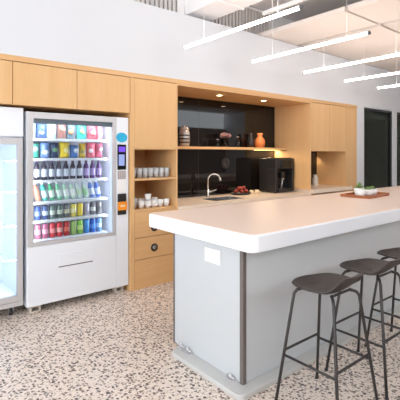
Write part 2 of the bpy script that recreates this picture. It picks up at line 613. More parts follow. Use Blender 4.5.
# right tall unit: side panel, doors over an open niche, wide end panel
rt = thing('tall_cabinet', 'tall oak end cabinet with a lit open niche beside the white column', 'cabinet', (5.594, YF, 0))
bx(0, 0.03, 0, 0.755, 0.962, 2.416).build('side_panel', M['wood'], rt, 0.001)
bx(0, 0.03, 0, 0.755, 0, 0.86).build('side_panel', M['wood'], rt, 0.001)
mb = MB()
mb.box(1.096, 1.474, 0.0, 0.755, 0, 2.416)
mb.build('end_panel', M['wood'], rt, 0.001)
bx(0.032, 1.094, 0.62, 0.632, CT+0.056, 1.599).build('back_panel', M['bglass'], rt)
bx(0.032, 1.094, 0.022, 0.745, 1.60, 2.414).build('carcass', M['wood_in'], rt, 0.001)
for a, b in ((0.032, 0.562), (0.565, 1.094)):
    bx(a, b, 0, 0.02, 1.596, 2.412).build('door', M['wood'], rt, 0.0015)
bx(0.032, 1.094, 0.03, 0.745, 0.1, 0.86).build('lower_carcass', M['wood_in'], rt, 0.001)
for a, b in ((0.032, 0.562), (0.565, 1.094)):
    bx(a, b, 0.008, 0.028, 0.1, 0.855).build('door', M['wood'], rt, 0.0015)
bx(0.032, 1.094, 0.06, 0.745, 0, 0.1).build('plinth', M['charcoal'], rt)

# base cabinets under the counter (their fronts stand behind the island)
nb = 4
bw = (5.59-2.887)/nb
words4 = ['oak base cabinet under the counter, next to the tall cabinet', 'oak base cabinet under the faucet behind the island',
          'oak base cabinet under the counter, third from the tall cabinet', 'oak base cabinet under the coffee machine behind the island']
for k in range(nb):
    b = thing('base_cabinet', words4[k], 'cabinet', (2.888+k*bw, YF, 0), group='base cabinets under the counter')
    mb = MB()
    mb.box(0, 0.018, 0.022, 0.74, 0.1, 0.868)
    mb.box(bw-0.02, bw-0.002, 0.022, 0.74, 0.1, 0.868)
    mb.box(0.018, bw-0.02, 0.022, 0.74, 0.1, 0.12)
    mb.box(0.018, bw-0.02, 0.72, 0.74, 0.12, 0.868)
    mb.build('carcass', M['wood_in'], b)
    bx(0.001, bw-0.003, 0, 0.02, 0.1, 0.865).build('door', M['wood'], b, 0.0015)
    bx(0, bw-0.002, 0.06, 0.08, 0, 0.1).build('plinth', M['charcoal'], b)

# counters
CT = 0.905
mb = MB()
hx0, hx1, hy0, hy1 = 3.62, 4.2, 4.10, 4.46
mb.box(2.888, hx0, YF-0.03, YG-0.008, 0.870, CT)
mb.box(hx1, 5.588, YF-0.03, YG-0.008, 0.870, CT)
mb.box(hx0, hx1, YF-0.03, hy0, 0.870, CT)
mb.box(hx0, hx1, hy1, YG-0.008, 0.870, CT)
tag(mb.build('counter_worktop', M['counter']), 'pale stone worktop along the wall under the dark niche, holding the faucet', 'worktop')
tag(bx(5.6, 6.80, YF-0.06, YF-0.001, 0.895, CT+0.055).box(5.626, 6.688, YF-0.001, YF+0.618, 0.895, CT+0.055).build('counter_worktop', M['counter']),
    'short raised piece of pale worktop in the lit niche of the end cabinet', 'worktop')

sk = thing('kitchen_sink', 'steel sink let into the wall counter in front of the faucet', 'sink', (3.91, 4.28, 0.72))
mb = MB()
mb.box(-0.288, 0.288, -0.178, 0.178, 0.0, 0.004)
mb.box(-0.288, -0.284, -0.178, 0.178, 0.004, 0.183)
mb.box(0.284, 0.288, -0.178, 0.178, 0.004, 0.183)
mb.box(-0.284, 0.284, -0.178, -0.174, 0.004, 0.183)
mb.box(-0.284, 0.284, 0.174, 0.178, 0.004, 0.183)
mb.build('basin', M['steel'], sk)
MB().lathe([(0.04, 0.004), (0.04, 0.007), (0.02, 0.006)]).build('drain', M['charcoal'], sk)

fa = thing('kitchen_faucet', 'chrome gooseneck kitchen faucet on the wall counter', 'faucet', (3.85, 4.54, CT), R(50))
MB().lathe([(0.03, 0), (0.03, 0.012), (0.022, 0.02), (0.022, 0.10), (0.016, 0.12)]).build('base', M['chrome'], fa)
ra = 0.092
pts = [(0, 0, 0.115), (0, 0, 0.255)]
for k in range(1, 13):
    a = PI - k*PI/12*0.86
    pts.append((0, -ra-ra*math.cos(a), 0.255+ra*math.sin(a)))
MB().tube(pts, 0.012, 12).build('spout', M['chrome'], fa)
e = Vector(pts[-1])
MB().tube([e, e+Vector((0, -0.004, -0.025)), e+Vector((0, -0.012, -0.05))], 0.017, 14).build('spray_head', M['steel'], fa)
h = MB().tube([(0, -0.02, 0.085), (0, -0.05, 0.088)], 0.014, 12)
h.tube([(0, -0.05, 0.088), (0, -0.12, 0.11)], 0.007, 10)
h.build('lever', M['chrome'], fa)

# floating shelf, LED strip below, downlights
sh = thing('niche_shelf', 'long floating oak shelf across the black glass niche', 'shelf', (2.886, 4.46, 1.620))
bx(0.001, 2.705, 0, 0.272, 0, 0.036).build('board', M['wood_h'], sh, 0.002)
st = bx(2.10, 2.69, 0.20, 0.215, -0.006, 0).build('light_strip', M['warmled'], sh)

def spot(x, y, z, power, lab, size=R(110), r=0.04):
    t = thing('downlight', lab, 'downlight', (x, y, z), group='recessed downlights')
    MB().lathe([(r, -0.006), (r+0.016, -0.004), (r+0.016, 0.0), (r, 0.0), (r, -0.006)], cap=False).build('ring', M['ring'], t)
    MB().lathe([(0.001, -0.003), (r, -0.003), (r, -0.001), (0.001, -0.001)]).build('lens', M['spot'], t)
    ld = bpy.data.lights.new('downlight_bulb', 'SPOT')
    ld.energy = power
    ld.color = (1.0, 0.80, 0.56)
    ld.spot_size = size
    ld.spot_blend = 0.6
    ld.shadow_soft_size = 0.04
    lo = bpy.data.objects.new('bulb', ld)
    COL.objects.link(lo)
    lo.parent = t
    lo.location = (0, 0, -0.012)
spot(3.84, 4.27, 2.396, SPOT_W, 'left recessed downlight in the oak soffit above the faucet')
spot(4.77, 4.26, 2.396, SPOT_W, 'right recessed downlight in the oak soffit above the shelf vases')
spot(6.57, 4.60, 1.60, SPOT_W*0.35, 'small warm downlight inside the open niche of the end cabinet', r=0.025)
ld = bpy.data.lights.new('strip_bulb', 'AREA')
ld.shape = 'RECTANGLE'
ld.size = 0.58
ld.size_y = 0.015
ld.energy = 3.5
ld.color = (1.0, 0.76, 0.46)
lo = bpy.data.objects.new('bulb', ld)
COL.objects.link(lo)
lo.parent = st
lo.location = (2.395, 0.2075, -0.008)

# ================================================================== island
IX0, IY0, IY1, IX1 = 1.87, 1.85, 2.63, 7.0
ITOP = 1.05
isl = thing('kitchen_island', 'long grey kitchen island base under the white worktop', 'island', (IX0, IY0, 0))
LX, LY = IX1-IX0, IY1-IY0
bx(0.03, LX-0.03, 0.03, LY-0.03, 0.036, 0.938).build('core', M['panelgrey'], isl)
bx(0.0, 0.018, 0.03, LY-0.012, 0.037, 0.938).build('end_panel', M['panelgrey'], isl, 0.002)
bx(LX-0.018, LX, 0.03, LY-0.012, 0.037, 0.938).build('end_panel', M['panelgrey'], isl, 0.002)
bx(0.027, LX-0.027, 0.0, 0.018, 0.037, 0.938).build('side_panel', M['panelgrey'], isl, 0.001)
bx(0.027, LX-0.027, LY-0.018, LY, 0.037, 0.938).build('side_panel', M['panelgrey'], isl, 0.001)
bx(-0.006, 0.026, -0.006, 0.026, 0.036, 0.938).build('corner_strip', M['postdark'], isl, 0.002)
bx(-0.004, 0.014, LY-0.012, LY+0.004, 0.036, 0.938).build('corner_strip', M['postdark'], isl, 0.002)
# outlet on the end
op = bx(-0.008, 0.0, 0.215, 0.385, 0.772, 0.872).build('outlet_plate', M['plastic'], isl, 0.003)
for yy in (0.26, 0.34):
    bx(-0.010, -0.008, yy-0.026, yy+0.026, 0.796, 0.848).build('socket', M['white'], op, 0.001)
# worktop slab with rounded corners
def rrect(x0, x1, y0, y1, r, n=8):
    out = []
    for cx, cy, a0 in ((x1-r, y0+r, -90), (x1-r, y1-r, 0), (x0+r, y1-r, 90), (x0+r, y0+r, 180)):
        for k in range(n+1):
            a = R(a0+90*k/n)
            out.append((cx+r*math.cos(a), cy+r*math.sin(a)))
    return out
# low steel base plate with a rounded corner, and the clips that hold the panels
bp = MB().prism(rrect(-0.11, LX+0.11, -0.085, LY-0.10, 0.05), 0.0, 0.036).build('base_plate', M['railsteel'], isl, 0.006, 3)
for y in (0.66, 0.57, 0.10):
    mb = MB()
    mb.box(-0.045, -0.002, y-0.035, y+0.035, 0.036, 0.041)
    mb.tube([(-0.02, y-0.04, 0.055), (-0.02, y+0.04, 0.055)], 0.006, 10)
    mb.tube([(-0.02, y, 0.04), (-0.02, y, 0.075)], 0.007, 10)
    mb.build('panel_clip', M['alu'], bp)
sl = thing('island_worktop', 'thick white island worktop with rounded corners and a top tinted for warm light', 'worktop', (1.78, 1.675, 0.938))
MB().prism(rrect(0, 5.3, 0, 1.23, 0.06), 0, ITOP-0.94).build('slab', M['quartz'], sl, 0.010, 3)
MB().prism(rrect(0.013, 5.287, 0.013, 1.217, 0.05), ITOP-0.9415, ITOP-0.938).build('warm_light_layer', M['peach'], sl, 0.001, 1)['label'] = 'thin peach layer painting warm light on the white slab'  # added layer, carries the warm reflected tint over the white slab

# ================================================================== bar stools
def smooth(a, b, x):
    t = max(0, min(1, (x-a)/(b-a)))
    return t*t*(3-2*t)
def seat_mesh():
    bm = bmesh.new()
    NR, NT = 16, 56
    rings = []
    for i in range(NR+1):
        q = i/NR
        ring = []
        for k in range(NT):
            th = 2*PI*k/NT
            cx, sy = math.cos(th), math.sin(th)
            e = 2.05
            rad = 1/((abs(cx)**e+abs(sy)**e)**(1/e))
            x, y = 0.21*q*rad*cx, 0.20*q*rad*sy
            z = -0.034*(1-q*q)
            back = smooth(-0.075, -0.165, y+0.25*abs(x)*abs(x))*smooth(0.20, 0.10, abs(x))
            z += 0.09*back
            y -= 0.015*back
            z += 0.006*smooth(0.10, 0.205, abs(x))*(1-back)
            z -= 0.010*smooth(0.09, 0.20, y)                       # waterfall front
            ring.append((x, y, z))
        rings.append(ring)
    c = bm.verts.new((0, 0, -0.028))
    vr = [[bm.verts.new(p) for p in ring] for ring in rings[1:]]
    for k in range(NT):
        bm.faces.new((c, vr[0][k], vr[0][(k+1) % NT]))
    for A, B in zip(vr, vr[1:]):
        for k in range(NT):
            bm.faces.new((A[k], B[k], B[(k+1) % NT], A[(k+1) % NT]))
    for f in bm.faces:
        f.smooth = True
    m = MB()
    m.bm.free()
    m.bm = bm
    return m
ST = [(2.15, 1.41), (2.72, 1.425), (3.28, 1.43)]
stool_words = ['dark bar stool nearest the camera at the island', 'middle dark bar stool at the island, between two others',
               'dark bar stool at the right edge of the photo, farthest along the island']
s0 = thing('bar_stool', stool_words[0], 'stool', (ST[0][0], ST[0][1], 0), group='dark bar stools along the island')
so = seat_mesh().build('seat', M['stool'], s0, loc=(0.015, 0.015, 0.755))
md = so.modifiers.new('thick', 'SOLIDIFY')
md.thickness = 0.012
md.offset = -1
md = so.modifiers.new('sub', 'SUBSURF')
md.levels = md.render_levels = 1
LT, LB, ZT = 0.135, 0.218, 0.715
def legpt(sx, sy, z):
    f = 1-z/ZT
    k = LT+(LB-LT)*f
    return Vector((sx*k, sy*k, z))
for sx, sy in ((-1, 1), (1, 1), (-1, -1), (1, -1)):
    p = [legpt(sx, sy, 0), legpt(sx, sy, 0.35), legpt(sx, sy, 0.69), Vector((sx*0.125, sy*0.125, 0.712)), Vector((sx*0.095, sy*0.095, 0.724))]
    lg = MB().tube(p, 0.0095, 10).build('leg', M['stoolleg'], s0)
    q = legpt(sx, sy, 0)
    MB().lathe([(0.012, 0), (0.0125, 0.004), (0.0115, 0.014)], q.x, q.y, 12).build('foot_glide', M['rubber'], lg)
for sg in (-1, 1):
    MB().tube([Vector((-0.098, sg*0.098, 0.722)), Vector((0.098, sg*0.098, 0.722))], 0.008, 8).build('seat_support', M['stoolleg'], s0)
for (a, b, z) in (((-1, 1), (1, 1), 0.335), ((-1, -1), (1, -1), 0.335), ((-1, 1), (-1, -1), 0.305), ((1, 1), (1, -1), 0.305)):
    MB().tube([legpt(*a, z), legpt(*b, z)], 0.008, 10).build('foot_bar', M['stoolleg'], s0)
for i in (1, 2):
    dup(s0, (ST[i][0], ST[i][1], 0), stool_words[i])

# ================================================================== vending machine
VX0, VX1, VY, VZ0, VZ1 = 1.128, 2.218, 4.0, 0.072, 1.96
vm = thing('vending_machine', 'tall white glass-fronted vending machine stocked with drinks and snacks', 'vending machine', (VX0, VY, 0))
VW = VX1-VX0
wx0, wx1, wz0, wz1 = 0.058, 0.898, 0.67, 1.895      # window opening
cxl = 0.938                                        # control column starts
for q in ((0, 0.03, 0.02, 0.72, VZ0, VZ1), (VW-0.02, VW, 0.02, 0.72, VZ0, VZ1), (0.03, VW-0.02, 0.70, 0.72, VZ0, VZ1),
          (0.03, VW-0.02, 0.02, 0.70, VZ1-0.03, VZ1), (0.03, VW-0.02, 0.02, 0.70, VZ0, VZ0+0.03)):
    bx(*q).build('cabinet_panel', M['white'], vm)
for q in ((0.032, 0.045, 0.06, 0.60, 0.64, 1.92), (0.915, 0.93, 0.06, 0.60, 0.64, 1.92), (0.045, 0.915, 0.585, 0.60, 0.64, 1.92),
          (0.045, 0.915, 0.06, 0.585, 1.905, 1.92), (0.045, 0.915, 0.06, 0.585, 0.64, 0.66)):
    bx(*q).build('liner_panel', M['whitein'], vm)
fr = MB()
fr.box(0.004, wx0, 0, 0.03, 0.655, VZ1-0.006)
fr.box(wx1, cxl-0.003, 0, 0.03, 0.655, VZ1-0.006)
fr.box(wx0, wx1, 0, 0.03, wz1, VZ1-0.006)
fr.box(wx0, wx1, 0, 0.03, 0.655, 0.69)
dfr = fr.build('door_frame', M['alu'], vm, 0.003)
bx(wx0, wx1, 0.012, 0.018, 0.69, wz1).build('glass_pane', M['clear'], dfr)
lp = bx(0.004, cxl-0.003, 0, 0.03, VZ0+0.004, 0.652).build('lower_panel', M['white'], vm, 0.004)
flap = bx(0.30, 0.66, -0.006, 0.0, 0.42, 0.545).build('delivery_flap', M['white'], lp, 0.003)
bx(0.30, 0.66, -0.004, 0.0, 0.411, 0.419).build('flap_slot', M['slot'], lp)
cc = bx(cxl, VW-0.002, 0, 0.03, VZ0+0.004, VZ1-0.006).build('control_column', M['white'], vm, 0.003)
# sticker and payment modules on the column: (u0, u1, z0, z1)
M4 = Matrix.Translation((1.003, 0, 1.735)) @ Matrix.Rotation(R(90), 4, 'X')
MB().lathe([(0.068, 0.0), (0.068, 0.003)], n=36, M4=M4 @ Matrix.Diagonal((1, 0.80, 1, 1))).build('sticker', M['cyan'], cc)
scr = bx(0.948, 1.052, -0.012, 0, 1.375, 1.655).build('screen_bezel', M['blackgl'], cc, 0.003)
bx(0.960, 1.040, -0.014, -0.012, 1.572, 1.632).build('display', M['purple'], scr)
bx(0.960, 1.030, -0.014, -0.012, 1.42, 1.545).build('display', M['bluedisp'], scr)
kp = bx(0.952, 1.048, -0.008, 0, 1.272, 1.362).build('keypad', M['taupe'], cc, 0.002)
mb = MB()
for r in range(4):
    for c in range(3):
        mb.box(0.962+c*0.027, 0.982+c*0.027, -0.011, -0.008, 1.280+r*0.020, 1.295+r*0.020)
mb.build('keys', M['alu'], kp)
bx(0.950, 1.052, -0.004, 0, 1.118, 1.262).build('notice_card', M['plastic'], cc, 0.001)
nr = bx(0.950, 1.052, -0.016, 0, 0.875, 1.108).build('note_reader', M['black'], cc, 0.003)
bx(0.945, 1.060, -0.024, -0.016, 0.925, 1.02).build('reader_bezel', M['orange'], nr, 0.003)
bx(0.975, 1.03, -0.026, -0.024, 0.965, 0.985).build('reader_slot', M['cream'], nr)
for x in (0.09, VW-0.09):
    mb = MB()
    mb.box(x-0.05, x+0.05, 0.04, 0.15, VZ0-0.02, VZ0)
    mb.box(x-0.05, x-0.036, 0.045, 0.13, 0.012, VZ0-0.02)
    mb.box(x+0.036, x+0.05, 0.045, 0.13, 0.012, VZ0-0.02)
    mb.box(x-0.05, x+0.05, 0.045, 0.13, 0.0, 0.012)
    mb.build('foot', M['foot'], vm, 0.002)
    MB().tube([(x-0.03, 0.6, 0.0355), (x+0.03, 0.6, 0.0355)], 0.0355, 16).build('caster', M['rubber'], vm)
# product shelves
ROWS = [1.708, 1.508, 1.286, 1.070, 0.882, 0.690]
for z in ROWS:
    mb = MB()
    mb.box(0.06, 0.875, 0.11, 0.56, z-0.010, z-0.001)
    mb.box(0.06, 0.875, 0.10, 0.112, z-0.026, z-0.0005)
    mb.build('product_shelf', M['white'], vm, 0.001)
# light strips in the machine
for x, y in ((0.064, 0.05), (0.893, 0.05)):
    pass
bx(0.045, 0.905, 0.035, 0.055, 1.848, 1.905).build('window_valance', M['greyfr'], vm)
strip = bx(0.10, 0.86, 0.065, 0.085, 1.892, 1.904).build('light_strip', M['led'], vm)
s2 = bx(0.903, 0.914, 0.065, 0.085, 0.70, 1.88).build('light_strip', M['led'], vm)
s3 = bx(0.0455, 0.052, 0.065, 0.085, 0.70, 1.88).build('light_strip', M['led'], vm)
def area(parent, loc, rot, sx, sy, e, col=(0.94, 0.955, 1.0)):
    ld = bpy.data.lights.new('strip_bulb', 'AREA')
    ld.shape = 'RECTANGLE'
    ld.size = sx
    ld.size_y = sy
    ld.energy = e
    ld.color = col
    lo = bpy.data.objects.new('bulb', ld)
    COL.objects.link(lo)
    lo.parent = parent
    lo.location = loc
    lo.rotation_euler = rot
area(strip, (0.48, 0.075, 1.888), (R(20), 0, 0), 0.74, 0.02, LED_W)
area(s2, (0.900, 0.075, 1.29), (0, R(90), R(-25)), 1.15, 0.02, LED_W)
area(s3, (0.056, 0.075, 1.29), (0, R(-90), R(25)), 1.15, 0.02, LED_W)

# ---- products
ORD = ['first', 'second', 'third', 'fourth', 'fifth', 'sixth', 'seventh', 'eighth', 'ninth', 'tenth']
SHN = ['top', 'second', 'third', 'fourth', 'fifth', 'bottom']
def pouch(x, z, wdt, hgt, col, col2, word, row, i, lean=0.0, y=4.20):
    t = thing('snack_bag', '%s snack bag, %s from the left on the %s vending machine shelf' % (word, ORD[i], SHN[row]), 'snack bag',
              (x, y, z+0.0005), random.uniform(-0.16, 0.16), 'snack bags on the %s vending shelf' % SHN[row])
    bm = MB()
    n, mz = 9, 11
    grid = {}
    for s in (-1, 1):
        for a in range(n):
            for b in range(mz):
                fx, fz = a/(n-1), b/(mz-1)
                dep = 0.034*(max(0, math.sin(PI*fx))**0.6)*(max(0, math.sin(PI*(0.06+0.88*fz)))**0.5)
                pinch = 1-0.05*math.sin(PI*fz)
                dep = 0 if a in (0, n-1) or b in (0, mz-1) else dep
                key = (a, b) if dep == 0 else (a, b, s)
                if key not in grid:
                    grid[key] = bm.bm.verts.new(((fx-0.5)*wdt*pinch, s*dep-0.004*math.sin(9*fx+5*fz), fz*hgt))
    def g(a, b, s):
        return grid[(a, b)] if (a, b) in grid else grid[(a, b, s)]
    for s in (-1, 1):
        for a in range(n-1):
            for b in range(mz-1):
                f = bm.bm.faces.new((g(a, b, s), g(a+1, b, s), g(a+1, b+1, s), g(a, b+1, s)))
                f.smooth = True
    bm.build('bag', cmat(col, 0.3), t)
    lab = MB()
    M4 = Matrix.Translation((random.uniform(-0.1, 0.1)*wdt, -0.033, hgt*random.uniform(0.36, 0.62))) @ Matrix.Rotation(R(90), 4, 'X') @ Matrix.Rotation(random.uniform(-0.6, 0.6), 4, 'Z') @ Matrix.Diagonal((random.uniform(0.8, 1.25), random.uniform(0.5, 1.1), 1, 1))
    lab.lathe([(wdt*0.30, 0), (wdt*0.26, 0.005), (wdt*0.1, 0.008)], n=20, M4=M4)
    lab.build('printed_patch', cmat(col2, 0.35), t)
    return t
def can(x, z, col, word, row, i, hgt=0.165, r=0.0315, band=None, y=4.175):
    t = thing('drink_can', '%s drink can, %s from the left on the %s vending machine shelf' % (word, ORD[i], SHN[row]), 'can',
              (x, y, z), 0, 'cans on the %s vending shelf' % SHN[row])
    MB().lathe([(r*0.78, 0), (r, 0.012), (r, hgt-0.016), (r*0.82, hgt-0.002)]).build('body', cmat(col, 0.25, 0.25), t)
    MB().lathe([(r*0.82, hgt-0.002), (r*0.84, hgt), (r*0.74, hgt-0.003), (0.002, hgt-0.003)]).build('lid', M['steel'], t)
    if band:
        MB().lathe([(r+0.0004, hgt*0.3), (r+0.0004, hgt*0.62)], cap=False).build('label_band', cmat(band, 0.3), t)
    return t
def bottle(x, z, col, capc, labc, word, row, i, hgt=0.20, r=0.030, y=4.175, tilt=0.0):
    t = thing('drink_bottle', '%s drink bottle, %s from the left on the %s vending machine shelf' % (word, ORD[i], SHN[row]), 'bottle',
              (x, y, z), 0, 'bottles on the %s vending shelf' % SHN[row])
    t.rotation_euler = (0, tilt, 0)
    MB().lathe([(r*0.85, 0), (r, 0.008), (r, hgt*0.62), (r*0.9, hgt*0.70), (r*0.48, hgt*0.86), (r*0.45, hgt*0.90)]).build('body', cmat(col, 0.2), t)
    MB().lathe([(r*0.52, hgt*0.90), (r*0.52, hgt*0.99), (r*0.46, hgt)]).build('cap', cmat(capc, 0.4), t)
    if labc:
        MB().lathe([(r+0.0006, hgt*0.16), (r+0.0006, hgt*0.56)], cap=False).build('label', cmat(labc, 0.4), t)
    return t
# row 1: bags
r1 = [(1.225, .07, .150, (176, 202, 232), (220, 234, 246), 'pale blue'), (1.315, .10, .155, (74, 96, 150), (202, 216, 234), 'blue and white'),
      (1.415, .10, .165, (178, 216, 206), (232, 240, 236), 'mint green'), (1.525, .10, .175, (132, 92, 84), (206, 170, 140), 'brown'),
      (1.625, .10, .180, (90, 110, 120), (236, 150, 104), 'grey and orange'), (1.740, .115, .165, (60, 160, 150), (176, 214, 120), 'teal and lime'),
      (1.865, .115, .175, (222, 84, 96), (246, 190, 190), 'red'), (1.955, .06, .165, (206, 150, 168), (240, 214, 220), 'pale pink')]
for i, (x, wd, hg, c1, c2, wrd) in enumerate(r1):
    pouch(x, ROWS[0], wd, hg, c1, c2, wrd, 0, i, y=4.185)
r2 = [(1.252, .09, .150, (70, 160, 136), (190, 226, 210), 'teal green'), (1.350, .095, .160, (120, 150, 206), (226, 232, 246), 'blue and white'),
      (1.445, .095, .155, (40, 62, 96), (110, 160, 120), 'navy'), (1.550, .11, .165, (244, 214, 60), (250, 240, 170), 'yellow'),
      (1.656, .09, .135, (70, 120, 190), (230, 238, 250), 'white-centred blue'), (1.748, .07, .160, (222, 186, 60), (120, 140, 110), 'mustard yellow'),
      (1.845, .105, .170, (214, 110, 128), (250, 232, 234), 'pink and white'), (1.942, .09, .165, (196, 100, 124), (240, 206, 214), 'rose')]
for i, (x, wd, hg, c1, c2, wrd) in enumerate(r2):
    pouch(x, ROWS[1], wd, hg, c1, c2, wrd, 1, i, y=4.185)
for i in range(10):
    x = 1.268 + i*0.0745
    if i < 7:
        bottle(x, ROWS[2], (54, 50, 66), (90, 74, 110) if i < 3 else (104, 78, 90), (206, 212, 226), 'dark cola', 2, i, 0.195, 0.028)
    else:
        bottle(x, ROWS[2], (96, 62, 118), (120, 84, 120), (170, 150, 200), 'purple', 2, i, 0.195, 0.028)
cols4 = [((226, 146, 122), 'salmon', None), ((70, 176, 166), 'turquoise', (210, 236, 230)), ((60, 168, 118), 'green', (214, 238, 222)), ((120, 200, 160), 'light green', (226, 242, 232)),
         ((178, 220, 196), 'pale green', (236, 244, 238)), ((196, 226, 206), 'mint', (240, 246, 240)), ((214, 228, 226), 'whitish', (196, 222, 190)), ((200, 222, 216), 'frosted', (160, 206, 160)),
         ((96, 130, 206), 'blue', (206, 216, 240)), ((80, 112, 200), 'deep blue', (190, 204, 236))]
for i, (c, wrd, lb) in enumerate(cols4):
    bottle(1.285 + i*0.0725, ROWS[3]+0.0075, c, (236, 240, 240), lb, wrd, 3, i, 0.185, 0.028, tilt=R(-13))
cols5 = [((74, 96, 168), 'blue', (140, 160, 210)), ((70, 90, 140), 'navy blue', (200, 210, 224)), ((110, 128, 128), 'grey green', (206, 214, 200)), ((92, 112, 104), 'dark green', (196, 204, 186)),
         ((110, 112, 116), 'dark grey', (206, 200, 170)), ((240, 222, 110), 'pale yellow', (250, 244, 190)), ((240, 214, 80), 'yellow', None), ((176, 170, 186), 'lilac grey', None),
         ((118, 116, 122), 'charcoal grey', (214, 214, 214)), ((140, 138, 142), 'grey', (96, 96, 100))]
for i, (c, wrd, bd) in enumerate(cols5):
    can(1.277 + i*0.0735, ROWS[4], c, wrd, 4, i, 0.140, band=bd)
cols6 = [((216, 132, 160), 'pink', (236, 190, 206)), ((200, 110, 144), 'dark pink', (232, 176, 196)), ((222, 64, 76), 'red', (240, 150, 150)), ((224, 56, 66), 'scarlet', (246, 190, 180)),
         ((206, 58, 62), 'dark red', (236, 120, 100)), ((176, 206, 120), 'pale lime', None), ((150, 214, 90), 'lime green', (220, 244, 150)), ((76, 150, 222), 'sky blue', None),
         ((58, 110, 204), 'blue', (90, 150, 226)), ((110, 160, 214), 'pale blue', (190, 214, 236))]
for i, (c, wrd, bd) in enumerate(cols6):
    can(1.277 + i*0.0735, ROWS[5], c, wrd, 5, i, 0.150, band=bd)

# ================================================================== display fridge
fg = thing('display_fridge', 'white upright display fridge with glass door, cut by the left edge', 'fridge', (0.42, 4.03, 0))
FW = 1.100-0.42
for q in ((0, 0.03, 0.05, 0.68, 0.10, 1.99), (FW-0.03, FW, 0.05, 0.68, 0.10, 1.99), (0.03, FW-0.03, 0.66, 0.68, 0.10, 1.99),
          (0.03, FW-0.03, 0.05, 0.66, 1.96, 1.99), (0.03, FW-0.03, 0.05, 0.66, 0.10, 0.17)):
    bx(*q).build('cabinet_panel', M['white'], fg)
bx(0.0, FW, 0.0, 0.05, 1.715, 1.99).build('header_panel', M['white'], fg, 0.004)
bx(0.03, FW-0.03, 0.05, 0.66, 1.70, 1.715).build('liner_top', M['whitein'], fg)
mb = MB()
dz0, dz1 = 0.15, 1.70
mb.box(0.004, 0.055, 0, 0.045, dz0, dz1)
mb.box(FW-0.055, FW-0.004, 0, 0.045, dz0, dz1)
mb.box(0.055, FW-0.055, 0, 0.045, dz1-0.06, dz1)
mb.box(0.055, FW-0.055, 0, 0.045, dz0, dz0+0.055)
fd = mb.build('door', M['alu'], fg, 0.004)
bx(0.055, FW-0.055, 0.015, 0.022, dz0+0.055, dz1-0.06).build('glass_pane', M['frost'], fd)
bx(0.0, FW, 0.01, 0.05, 0.10, 0.145).build('kick_panel', M['alu'], fg, 0.003)
for z in (0.52, 0.85, 1.18, 1.48):
    mb = MB()
    for k in range(14):
        mb.box(0.04+k*0.045, 0.045+k*0.045, 0.10, 0.62, z, z+0.005)
    mb.box(0.035, FW-0.035, 0.10, 0.105, z-0.002, z+0.006)
    mb.build('wire_shelf', M['white'], fg)
fs = bx(FW-0.045, FW-0.034, 0.06, 0.08, 0.25, 1.65).build('light_strip', M['led'], fg)
area(fs, (FW-0.05, 0.08, 0.95), (0, R(90), R(-25)), 1.35, 0.02, LED_W*2.3)
for x in (0.09, FW-0.09):
    for y in (0.1, 0.58):
        cw = MB().tube([(x-0.012, y, 0.04), (x+0.012, y, 0.04)], 0.04, 18).build('caster', M['rubber'], fg)
        mb = MB()
        mb.box(x-0.022, x-0.016, y-0.02, y+0.02, 0.03, 0.10)
        mb.box(x+0.016, x+0.022, y-0.02, y+0.02, 0.03, 0.10)
        mb.box(x-0.022, x+0.022, y-0.02, y+0.02, 0.088, 0.0995)
        mb.build('caster_fork', M['steel'], cw)

# ================================================================== glasses and cups in the cubbies
def tumbler(x, y, z, lab, grp, hgt=0.115, r=0.036, m='cubbyglass'):
    o = MB().lathe([(r*0.80, 0), (r, hgt), (r-0.003, hgt), (r*0.80-0.003, 0.006), (0.001, 0.006)], n=20).build('drinking_glass', M[m], loc=(x, y, z))
    return tag(o, lab, 'glass', grp)
for i in range(7):
    tumbler(2.335+i*0.078, 4.10, 1.2672, 'clear drinking glass, %s from the left in the front row on the upper cubby shelf' % ORD[i], 'glasses on the upper cubby shelf')
for i in range(6):
    tumbler(2.372+i*0.080, 4.19, 1.2672, 'clear drinking glass, %s from the left in the rear row on the upper cubby shelf' % ORD[i], 'glasses on the upper cubby shelf')
def cup(x, y, z, lab, grp, hgt=0.085, r=0.04):
    t = thing('white_cup', lab, 'cup', (x, y, z), R((-90 if y < 4.12 else 90)+random.uniform(-12, 12)), grp)
    MB().lathe([(r*0.62, 0), (r*0.9, hgt*0.35), (r, hgt), (r-0.004, hgt), (r*0.85, hgt*0.38), (r*0.5, 0.006), (0.001, 0.006)], n=22).build('body', M['plastic'], t)
    MB().tube([(r*0.93, 0, hgt*0.78), (r*1.45, 0, hgt*0.75), (r*1.55, 0, hgt*0.5), (r*1.3, 0, hgt*0.28), (r*0.85, 0, hgt*0.3)], 0.005, 8).build('handle', M['plastic'], t)
    return t
for i in range(5):
    cup(2.43+i*0.088, 4.08, 0.9132, 'white cup, %s from the left in the front row of the lower cubby' % ORD[i], 'white cups in the lower cubby')
for i in range(4):
    cup(2.40+i*0.095, 4.19, 0.9132, 'white cup, %s from the left in the rear row of the lower cubby' % ORD[i], 'white cups in the lower cubby', 0.1)
cup(2.52, 4.08, 0.9995, 'white cup stacked on top of the others in the lower cubby', 'white cups in the lower cubby', 0.075)
tumbler(2.325, 4.09, 0.9132, 'tall clear drinking glass beside the white cups in the lower cubby', 'glass in the lower cubby', 0.13, 0.034)

